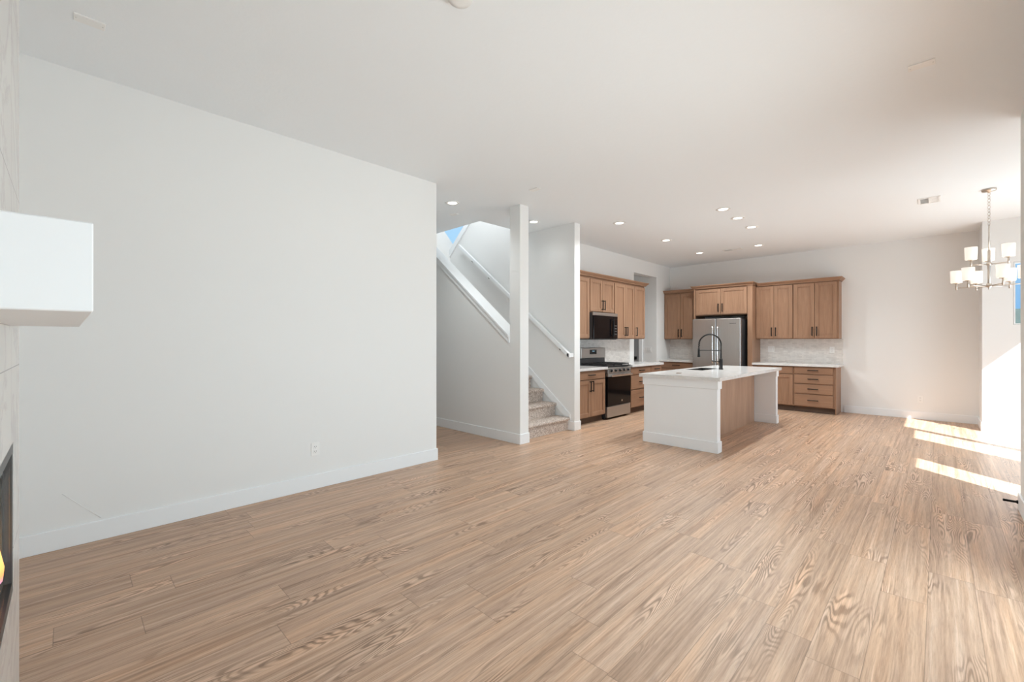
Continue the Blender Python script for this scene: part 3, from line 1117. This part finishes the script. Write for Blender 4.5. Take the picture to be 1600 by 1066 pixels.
for k in range(5):
    a = ra0 + 0.11 + k * 0.135
    m = MB().lathe([(0.026, 0), (0.026, 0.006), (0.021, 0.008), (0.019, 0.034), (0.015, 0.037)], (RF + 0.004, a, 0.816), 18, 'x')
    kb = m.build('knob', 'black', cp)
    m = MB().lathe([(0.0175, 0), (0.0145, 0.003)], (RF + 0.041, a, 0.816), 16, 'x')
    m.build('knob_cap', 'chrome', kb)
m = MB()
bx(m, ra0, ra1, 0.0, 0.58, 0.876, 0.892, 0.003)
m.build('cooktop', 'iron', rg)
for k in range(3):
    a0 = ra0 + 0.02 + k * 0.243
    a1 = a0 + 0.233
    m = MB()
    for q in (a0, a1 - 0.012):
        bx(m, q, q + 0.012, 0.03, 0.55, 0.908, 0.926)
    for dd in (0.03, 0.16, 0.285, 0.41, 0.538):
        bx(m, a0 + 0.012, a1 - 0.012, dd, dd + 0.012, 0.908, 0.926)
    bx(m, (a0 + a1) / 2 - 0.006, (a0 + a1) / 2 + 0.006, 0.042, 0.538, 0.909, 0.925)
    for q in (a0, a1 - 0.012):
        for dd in (0.03, 0.538):
            bx(m, q, q + 0.012, dd, dd + 0.012, 0.892, 0.908)
    m.build('grate', 'iron', rg)
    for dd in (0.16, 0.42):
        m = MB().lathe([(0.045, 0), (0.045, 0.008), (0.03, 0.012)], (RF - dd, (a0 + a1) / 2, 0.8925), 18)
        m.build('burner', 'black', rg)
m = MB()
bx(m, ra0, ra1, 0.535, 0.625, 0.893, 1.005, 0.003)
bgm = m.build('backguard_base', 'dark', rg)
m = MB()
bx(m, ra0, ra1, 0.525, 0.625, 1.006, 1.185, 0.006, 2)
bg = m.build('backguard', 'steel', rg)
m = MB()
bx(m, 6.50, 6.71, 0.521, 0.526, 1.075, 1.155)
ds = m.build('display', 'blackglass', bg)
m = MB()
for k in range(4):
    bx(m, 6.575 + k * 0.018, 6.586 + k * 0.018, 0.5195, 0.5212, 1.12, 1.135)
m.build('digits', 'display', ds)

# ------------------------------------------------------------------ microwave
mw = thing('microwave', (-4.34, 6.566, 1.335), 'black microwave mounted under cabinet above the range', 'microwave')
bx = mapper('L', -4.13)
ma0, ma1 = 6.185, 6.947
m = MB()
bx(m, ma0, ma1, 0.03, 0.40, 1.335, 1.798)
m.build('body', 'dark', mw)
m = MB()
bx(m, ma0, ma1, 0.0, 0.03, 1.745, 1.798, 0.003)
for k in range(16):
    bx(m, ma0 + 0.05 + k * 0.042, ma0 + 0.075 + k * 0.042, -0.001, 0.002, 1.768, 1.776)
m.build('vent_grille', 'steel', mw)
m = MB()
bx(m, ma0, ma1 - 0.17, 0.0, 0.029, 1.345, 1.743, 0.004)
md = m.build('door', 'blackglass', mw)
m = MB()
bx(m, ma1 - 0.205, ma1 - 0.182, -0.045, -0.025, 1.39, 1.70, 0.006, 2)
for z in (1.41, 1.68):
    bx(m, ma1 - 0.2, ma1 - 0.187, -0.03, 0.0, z - 0.008, z + 0.008)
m.build('handle', 'black', md)
m = MB()
bx(m, ma1 - 0.168, ma1, 0.0, 0.029, 1.345, 1.743, 0.004)
mp = m.build('control_panel', 'blackglass', mw)
m = MB()
for r in range(4):
    for q in range(3):
        bx(m, ma1 - 0.14 + q * 0.042, ma1 - 0.113 + q * 0.042, -0.0012, 0.001, 1.42 + r * 0.05, 1.442 + r * 0.05)
m.build('keypad', 'gunmetal', mp)

# ------------------------------------------------------------------ refrigerator
fg = thing('refrigerator', (-3.235, 9.58, 0), 'stainless french door refrigerator in wood surround', 'refrigerator')
FX0, FX1, FM, FF = -3.700, -2.768, -3.230, 9.222
bx = mapper('B', FF)
m = MB()
bx(m, FX0 + 0.008, FX1 - 0.002, 0.085, 0.75, 0.03, 1.75)
bx(m, FX0 + 0.05, FX1 - 0.05, 0.12, 0.7, 0, 0.03)
for a in (FX0 + 0.06, FX1 - 0.06):
    bx(m, a - 0.045, a + 0.045, 0.02, 0.14, 1.75, 1.772, 0.004)
m.build('body', 'dark', fg)
for a0, a1, s in ((FX0, FM - 0.003, 1), (FM + 0.003, FX1, -1)):
    m = MB()
    bx(m, a0, a1, 0.0, 0.08, 0.70, 1.765, 0.012, 3)
    d = m.build('door', 'steel', fg)
    ha = (a1 - 0.045) if s == 1 else (a0 + 0.045)
    m = MB()
    zs = [0.86 + (1.60 - 0.86) * i / 12 for i in range(13)]
    m.tube([(ha, FF - 0.052 - 0.014 * math.sin(PI * i / 12), z) for i, z in enumerate(zs)], 0.0145, 10)
    for z in (0.89, 1.57):
        m.tube([(ha, FF + 0.002, z), (ha, FF - 0.055, z)], 0.011, 8)
    m.build('handle', 'chrome', d)
    if s == -1:
        m = MB()
        for i in range(9):
            bx(m, FX1 - 0.20 + i * 0.0135, FX1 - 0.191 + i * 0.0135, -0.001, 0.001, 1.655, 1.667)
        m.build('badge', 'gunmetal', d)
m = MB()
bx(m, FX0, FX1, 0.0, 0.08, 0.06, 0.69, 0.012, 3)
d = m.build('freezer_drawer', 'steel', fg)
m = MB()
m.tube([(FX0 + 0.08 + (FX1 - FX0 - 0.16) * i / 10, FF - 0.052 - 0.012 * math.sin(PI * i / 10), 0.60) for i in range(11)], 0.0145, 10)
for a in (FX0 + 0.12, FX1 - 0.12):
    m.tube([(a, FF + 0.002, 0.60), (a, FF - 0.055, 0.60)], 0.011, 8)
m.build('handle', 'chrome', d)

# ------------------------------------------------------------------ island
il = thing('kitchen_island', (-2.29, 6.6, 0), 'kitchen island with white end panels and wood back', 'island')
IX0, IX1 = -2.755, -1.836
for y0, y1 in ((5.288, 5.39), (7.855, 7.955)):
    m = MB().box(IX0, IX1, y0, y1, 0, CB - 0.001, 0.002)
    ep = m.build('end_panel', 'trim', il)
    t = 0.013
    m = MB().box(IX0 - t, IX1 + t, y0 - t, y1 + t, 0, 0.13, 0.003)
    m.build('base_trim', 'trim', ep)
    m = MB().box(IX0 - t, IX1 + t, y0 - t, y1 + t, 0.745, CB - 0.001, 0.003)
    m.build('top_trim', 'trim', ep)
m = MB()
m.box(-2.70, -2.16, 5.404, 7.841, 0.10, 0.60)
m.box(-2.70, -2.16, 5.404, 6.38, 0.60, CB - 0.001)
m.box(-2.70, -2.16, 7.12, 7.841, 0.60, CB - 0.001)
m.box(-2.64, -2.16, 5.404, 7.841, 0, 0.10)
m.build('body', 'wood', il)
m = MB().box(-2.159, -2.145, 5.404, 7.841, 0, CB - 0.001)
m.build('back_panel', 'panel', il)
bx = mapper('L', -2.15)
for k in range(4):
    a0 = 5.41 + k * 0.607
    m = MB()
    m.box(-2.722, -2.702, a0 + 0.004, a0 + 0.603, 0.115, 0.83, 0.002)
    d = m.build('door', 'wood', il)
    m = MB()
    m.tube([(-2.72, a0 + 0.55, 0.62), (-2.75, a0 + 0.55, 0.62), (-2.75, a0 + 0.55, 0.76), (-2.72, a0 + 0.55, 0.76)], 0.006, 6)
    m.build('handle', 'black', d)

SX0, SX1, SY0, SY1 = -2.70, -2.43, 6.42, 7.08
m = MB()
TX0, TX1, TY0, TY1 = -2.80, -1.79, 5.238, 8.0
m.box(TX0, SX0, TY0, TY1, CB, CT)
m.box(SX1, TX1, TY0, TY1, CB, CT)
m.box(SX0, SX1, TY0, SY0, CB, CT)
m.box(SX0, SX1, SY1, TY1, CB, CT)
tag(m.build('countertop', 'quartz'), 'white quartz island countertop with sink cutout', 'countertop', 'white quartz countertops')
m = MB()
m.box(SX0 + 0.001, SX1 - 0.001, SY0 + 0.001, SY1 - 0.001, 0.63, 0.64)
m.box(SX0 + 0.001, SX0 + 0.012, SY0 + 0.001, SY1 - 0.001, 0.64, CT - 0.004)
m.box(SX1 - 0.012, SX1 - 0.001, SY0 + 0.001, SY1 - 0.001, 0.64, CT - 0.004)
m.box(SX0 + 0.012, SX1 - 0.012, SY0 + 0.001, SY0 + 0.012, 0.64, CT - 0.004)
m.box(SX0 + 0.012, SX1 - 0.012, SY1 - 0.012, SY1 - 0.001, 0.64, CT - 0.004)
tag(m.build('sink', 'sink'), 'dark undermount sink set in the island countertop', 'sink')
m = MB().lathe([(0.034, 0), (0.034, 0.004), (0.028, 0.007)], (-2.44, 5.63, CT), 24)
tag(m.build('hole_cover', 'brown'), 'small round brown cover on near end of island countertop', 'cover')

# faucet
fc = thing('faucet', (-2.318, 6.83, CT), 'black spring neck pull down faucet on the island', 'faucet')
bxp = Vector((-2.318, 6.83, CT))
dv = Vector((-0.93, -0.36, 0)).normalized()
m = MB().lathe([(0.030, 0), (0.030, 0.012), (0.024, 0.016), (0.024, 0.15), (0.018, 0.165)], bxp, 18)
m.build('base', 'black', fc)
m = MB().tube([bxp + Vector((0, 0, z)) for z in (0.16, 0.25, 0.36)], 0.0105, 12)
m.build('stem', 'black', fc)
R0 = 0.150
m = MB()
ctr = bxp + dv * R0 + Vector((0, 0, 0.375))
path = [bxp + Vector((0, 0, 0.355))]
path += [ctr - dv * (R0 * math.cos(a)) + Vector((0, 0, R0 * math.sin(a))) for a in [PI * i / 22 for i in range(23)]]
path += [bxp + dv * (2 * R0 + 0.004) + Vector((0, 0, 0.375 - 0.06))]
m.tube(path, 0.0075, 10)
# spring coil wound round the hose
coil = []
N = 420
segl = len(path) - 1
for i in range(N):
    q = i / (N - 1) * segl
    k = min(int(q), segl - 1)
    p = path[k].lerp(path[k + 1], q - k)
    tdir = (path[k + 1] - path[k]).normalized()
    side = dv.cross(Vector((0, 0, 1))).normalized()
    up = side.cross(tdir).normalized()
    a = i / N * 2 * PI * 42
    coil.append(p + (side * math.cos(a) + up * math.sin(a)) * 0.0115)
m.tube(coil, 0.0028, 4)
m.build('spring_hose', 'black', fc)
m = MB()
e = bxp + dv * (2 * R0 + 0.004) + Vector((0, 0, 0.30))
m.tube([e + Vector((0, 0, 0.02)), e + Vector((0, 0, -0.02)), e + Vector((0, 0, -0.07)), e + Vector((0, 0, -0.11)), e + Vector((0, 0, -0.12))], [0.012, 0.016, 0.016, 0.021, 0.019], 14)
m.build('spray_head', 'black', fc)
m = MB()
m.tube([bxp + Vector((0, 0, 0.285)), e + Vector((0, 0, -0.015))], 0.0062, 8)
m.build('support_arm', 'black', fc)
m = MB()
hd = Vector((-0.85, -0.5, 0)).normalized()
m.tube([bxp + Vector((0, 0, 0.115)), bxp + hd * 0.05 + Vector((0, 0, 0.118)), bxp + hd * 0.125 + Vector((0, 0, 0.128))], [0.010, 0.008, 0.006], 8)
m.build('lever', 'black', fc)

# ------------------------------------------------------------------ ceiling fittings
def recessed(x, y, label, power):
    o = thing('recessed_light', (x, y, H - 0.006), label, 'ceiling light', 'recessed ceiling lights')
    m = MB().lathe([(0.058, -0.002), (0.058, -0.006), (0.088, -0.006), (0.092, 0.0), (0.058, 0.0)], (x, y, H), 32, caps=False)
    m.build('trim_ring', 'white', o)
    m = MB().lathe([(0.0575, 0), (0.05, -0.0015)], (x, y, H - 0.001), 24)
    m.build('lens', 'lamp', o)
    d = bpy.data.lights.new('downlight', 'SPOT')
    d.energy = power
    d.spot_size = math.radians(150)
    d.spot_blend = 0.9
    d.shadow_soft_size = 0.05
    d.color = (0.95, 1.0, 1.0)
    l = bpy.data.objects.new('downlight', d)
    l.parent = o
    l.location = (0, 0, -0.03)
    COL.objects.link(l)
    return o


P = 70
recessed(-4.358, 3.387, 'recessed ceiling light in the hall, left of the stair post', P * 0.4)
recessed(-4.203, 4.75, 'recessed ceiling light over the stairs, right behind the post', P * 0.06)
recessed(-3.348, 5.68, 'recessed ceiling light in the aisle nearest the stair wall end', P)
recessed(-3.348, 7.22, 'recessed ceiling light midway along the range aisle', P)
recessed(-3.36, 8.72, 'recessed ceiling light in front of the refrigerator', P)
recessed(-2.02, 6.04, 'recessed ceiling light nearest the camera above the island', P)
recessed(-2.02, 6.62, 'recessed ceiling light second of three above the island', P)
recessed(-2.03, 7.29, 'recessed ceiling light third of three above the island', P)
recessed(-2.33, 8.77, 'recessed ceiling light beyond the island, right of the air vent', P)


def ceiling_plate(x, y, sx, sy, label):
    m = MB().box(x - sx / 2, x + sx / 2, y - sy / 2, y + sy / 2, H - 0.007, H, 0.002)
    o = tag(m.build('cover_plate', 'white'), label, 'ceiling plate', 'blank cover plates on the ceiling')
    m = MB()
    for s in (-1, 1):
        if sx > sy:
            m.lathe([(0.003, 0), (0.003, -0.0015)], (x + s * sx * 0.42, y, H - 0.007), 8)
        else:
            m.lathe([(0.003, 0), (0.003, -0.0015)], (x, y + s * sy * 0.42, H - 0.007), 8)
    m.build('screws', 'lightgrey', o)
    return o


ceiling_plate(-3.29, 0.087, 0.075, 0.125, 'blank ceiling plate at top left above the left wall')
ceiling_plate(-0.075, 3.752, 0.125, 0.075, 'blank ceiling plate at upper right above the living room')
ceiling_plate(-3.297, 3.747, 0.125, 0.075, 'blank ceiling plate in front of the stair post')
ceiling_plate(-4.742, 3.707, 0.125, 0.075, 'blank ceiling plate in the hall beyond the recessed light')

m = MB().lathe([(0.066, 0), (0.066, -0.012), (0.058, -0.032), (0.03, -0.036), (0.001, -0.036)], (-1.706, 1.375, H), 32)
tag(m.build('smoke_detector', 'white'), 'round white smoke detector at top edge of the ceiling', 'smoke detector')


def vent(x, y, sx, sy, label, ang=0.0):
    o = thing('ceiling_vent', (x, y, H - 0.008), label, 'vent', 'ceiling air vents')
    m = MB()
    b = 0.022
    m.box(x - sx / 2, x + sx / 2, y - sy / 2, y - sy / 2 + b, H - 0.008, H, 0.001)
    m.box(x - sx / 2, x + sx / 2, y + sy / 2 - b, y + sy / 2, H - 0.008, H, 0.001)
    m.box(x - sx / 2, x - sx / 2 + b, y - sy / 2 + b, y + sy / 2 - b, H - 0.008, H)
    m.box(x + sx / 2 - b, x + sx / 2, y - sy / 2 + b, y + sy / 2 - b, H - 0.008, H)
    m.box(x - 0.006, x + 0.006, y - sy / 2 + b, y + sy / 2 - b, H - 0.008, H)
    m.build('frame', 'white', o)
    m = MB().box(x - sx / 2 + b, x + sx / 2 - b, y - sy / 2 + b, y + sy / 2 - b, H - 0.0015, H - 0.0005)
    m.build('duct', 'lightgrey', o)
    n = 5
    for k in range(n):
        yy = y - sy / 2 + b + (sy - 2 * b) * (k + 0.5) / n
        m = MB()
        for xa, xb, tl in ((x - sx / 2 + b, x - 0.006, 0.008), (x + 0.006, x + sx / 2 - b, -0.008)):
            m.prism([(yy - 0.011, H - 0.0045 - tl * 0.3), (yy + 0.011, H - 0.0045 + tl * 0.3), (yy + 0.011, H - 0.0035 + tl * 0.3), (yy - 0.011, H - 0.0035 - tl * 0.3)], 'x', xa, xb)
        m.build('louver', 'white', o)
    return o


vent(-2.79, 8.83, 0.33, 0.16, 'white ceiling air vent above the kitchen aisle before the refrigerator')
vent(-0.08, 7.42, 0.20, 0.30, 'white ceiling air vent left of the chandelier')

# ------------------------------------------------------------------ chandelier
CX, CYY = 0.415, 7.37
ch = thing('chandelier', (CX, CYY, 1.9), 'two tier brushed nickel chandelier with lit white glass shades', 'chandelier')
m = MB().lathe([(0.060, 0), (0.062, -0.006), (0.058, -0.022), (0.02, -0.027), (0.008, -0.045)], (CX, CYY, H), 28)
m.build('canopy', 'nickel', ch)
m = MB()
zt, zb = H - 0.035, 2.63
nl = 10
lk = (zt - zb) / nl
for i in range(nl):
    zc = zt - lk * (i + 0.5)
    pts = []
    for k in range(14):
        a = 2 * PI * k / 14
        u, v = 0.012 * math.cos(a), (lk * 0.5 + 0.007) * math.sin(a)
        if i % 2:
            pts.append((CX + u * 0.715, CYY + u * 0.7, zc + v))
        else:
            pts.append((CX - u * 0.7, CYY + u * 0.715, zc + v))
    m.tube(pts, 0.0022, 6, True)
m.build('chain', 'nickel', ch)
m = MB().tube([(CX, CYY, 2.64), (CX, CYY, 2.34)], 0.006, 10)
m.build('stem', 'nickel', ch)
m = MB().lathe([(0.004, 2.36), (0.011, 2.345), (0.0125, 2.33), (0.0125, 1.93), (0.008, 1.915), (0.004, 1.895)], (CX, CYY, 0), 16)
m.lathe([(0.0126, 2.205), (0.02, 2.205), (0.02, 2.175), (0.0126, 2.175)], (CX, CYY, 0), 16)
m.lathe([(0.0126, 1.965), (0.022, 1.965), (0.022, 1.925), (0.0126, 1.925)], (CX, CYY, 0), 16)
m.build('column', 'nickel', ch)
Fv = Vector((-0.6992, 0.7149, 0))
Rv = Vector((0.7149, 0.6992, 0))
first = None
arms = [(88.5 + 120 * k, 0.165, 2.185) for k in range(3)] + [(49.5 + 60 * k, 0.265, 1.94) for k in range(6)]
for ang, r, z in arms:
    a = math.radians(ang)
    d = Vector((math.cos(a), math.sin(a), 0))
    c0 = Vector((CX, CYY, z))
    tip = c0 + d * r
    m = MB().tube([c0 + d * 0.012, tip], 0.0052, 8)
    m.tube([tip + Vector((0, 0, -0.022)), tip + Vector((0, 0, 0.062))], 0.0085, 10)
    m.lathe([(0.012, -0.024), (0.009, -0.018)], tip, 10)
    m.lathe([(0.012, 0.05), (0.032, 0.056), (0.032, 0.060), (0.012, 0.062)], tip, 20)
    arm = m.build('arm', 'nickel', ch)
    m = MB()
    zb_ = 0.0605
    m.lathe([(0.046, zb_), (0.050, zb_ + 0.004), (0.054, zb_ + 0.143), (0.0515, zb_ + 0.143), (0.047, zb_ + 0.008), (0.010, zb_ + 0.006)], tip, 28, caps=False)
    m.build('lamp_shade', 'shade', arm)
chl = bpy.data.lights.new('chandelier_glow', 'POINT')
chl.energy = 2
chl.color = (1.0, 0.86, 0.70)
chl.shadow_soft_size = 0.35
chlo = bpy.data.objects.new('chandelier_glow', chl)
chlo.parent = ch
chlo.location = (0, 0, 0.42)
COL.objects.link(chlo)

# ------------------------------------------------------------------ door stop
dst = thing('door_stop', (0.40, 5.16, 0.05), 'black spring door stop on the right baseboard', 'door stop')
x0 = RX - BT
m = MB().lathe([(0.014, 0), (0.014, -0.006), (0.008, -0.012)], (x0, 5.16, 0.06), 14, 'x')
m.build('mount', 'black', dst)
coil = []
for i in range(150):
    t = i / 149
    a = t * 2 * PI * 14
    coil.append((x0 - 0.010 - 0.058 * t, 5.16 + 0.0075 * math.cos(a), 0.06 + 0.0075 * math.sin(a)))
m = MB().tube(coil, 0.0022, 5)
m.build('spring', 'black', dst)
m = MB().lathe([(0.007, 0), (0.010, -0.003), (0.009, -0.014)], (x0 - 0.066, 5.16, 0.06), 14, 'x')
m.build('tip', 'black', dst)
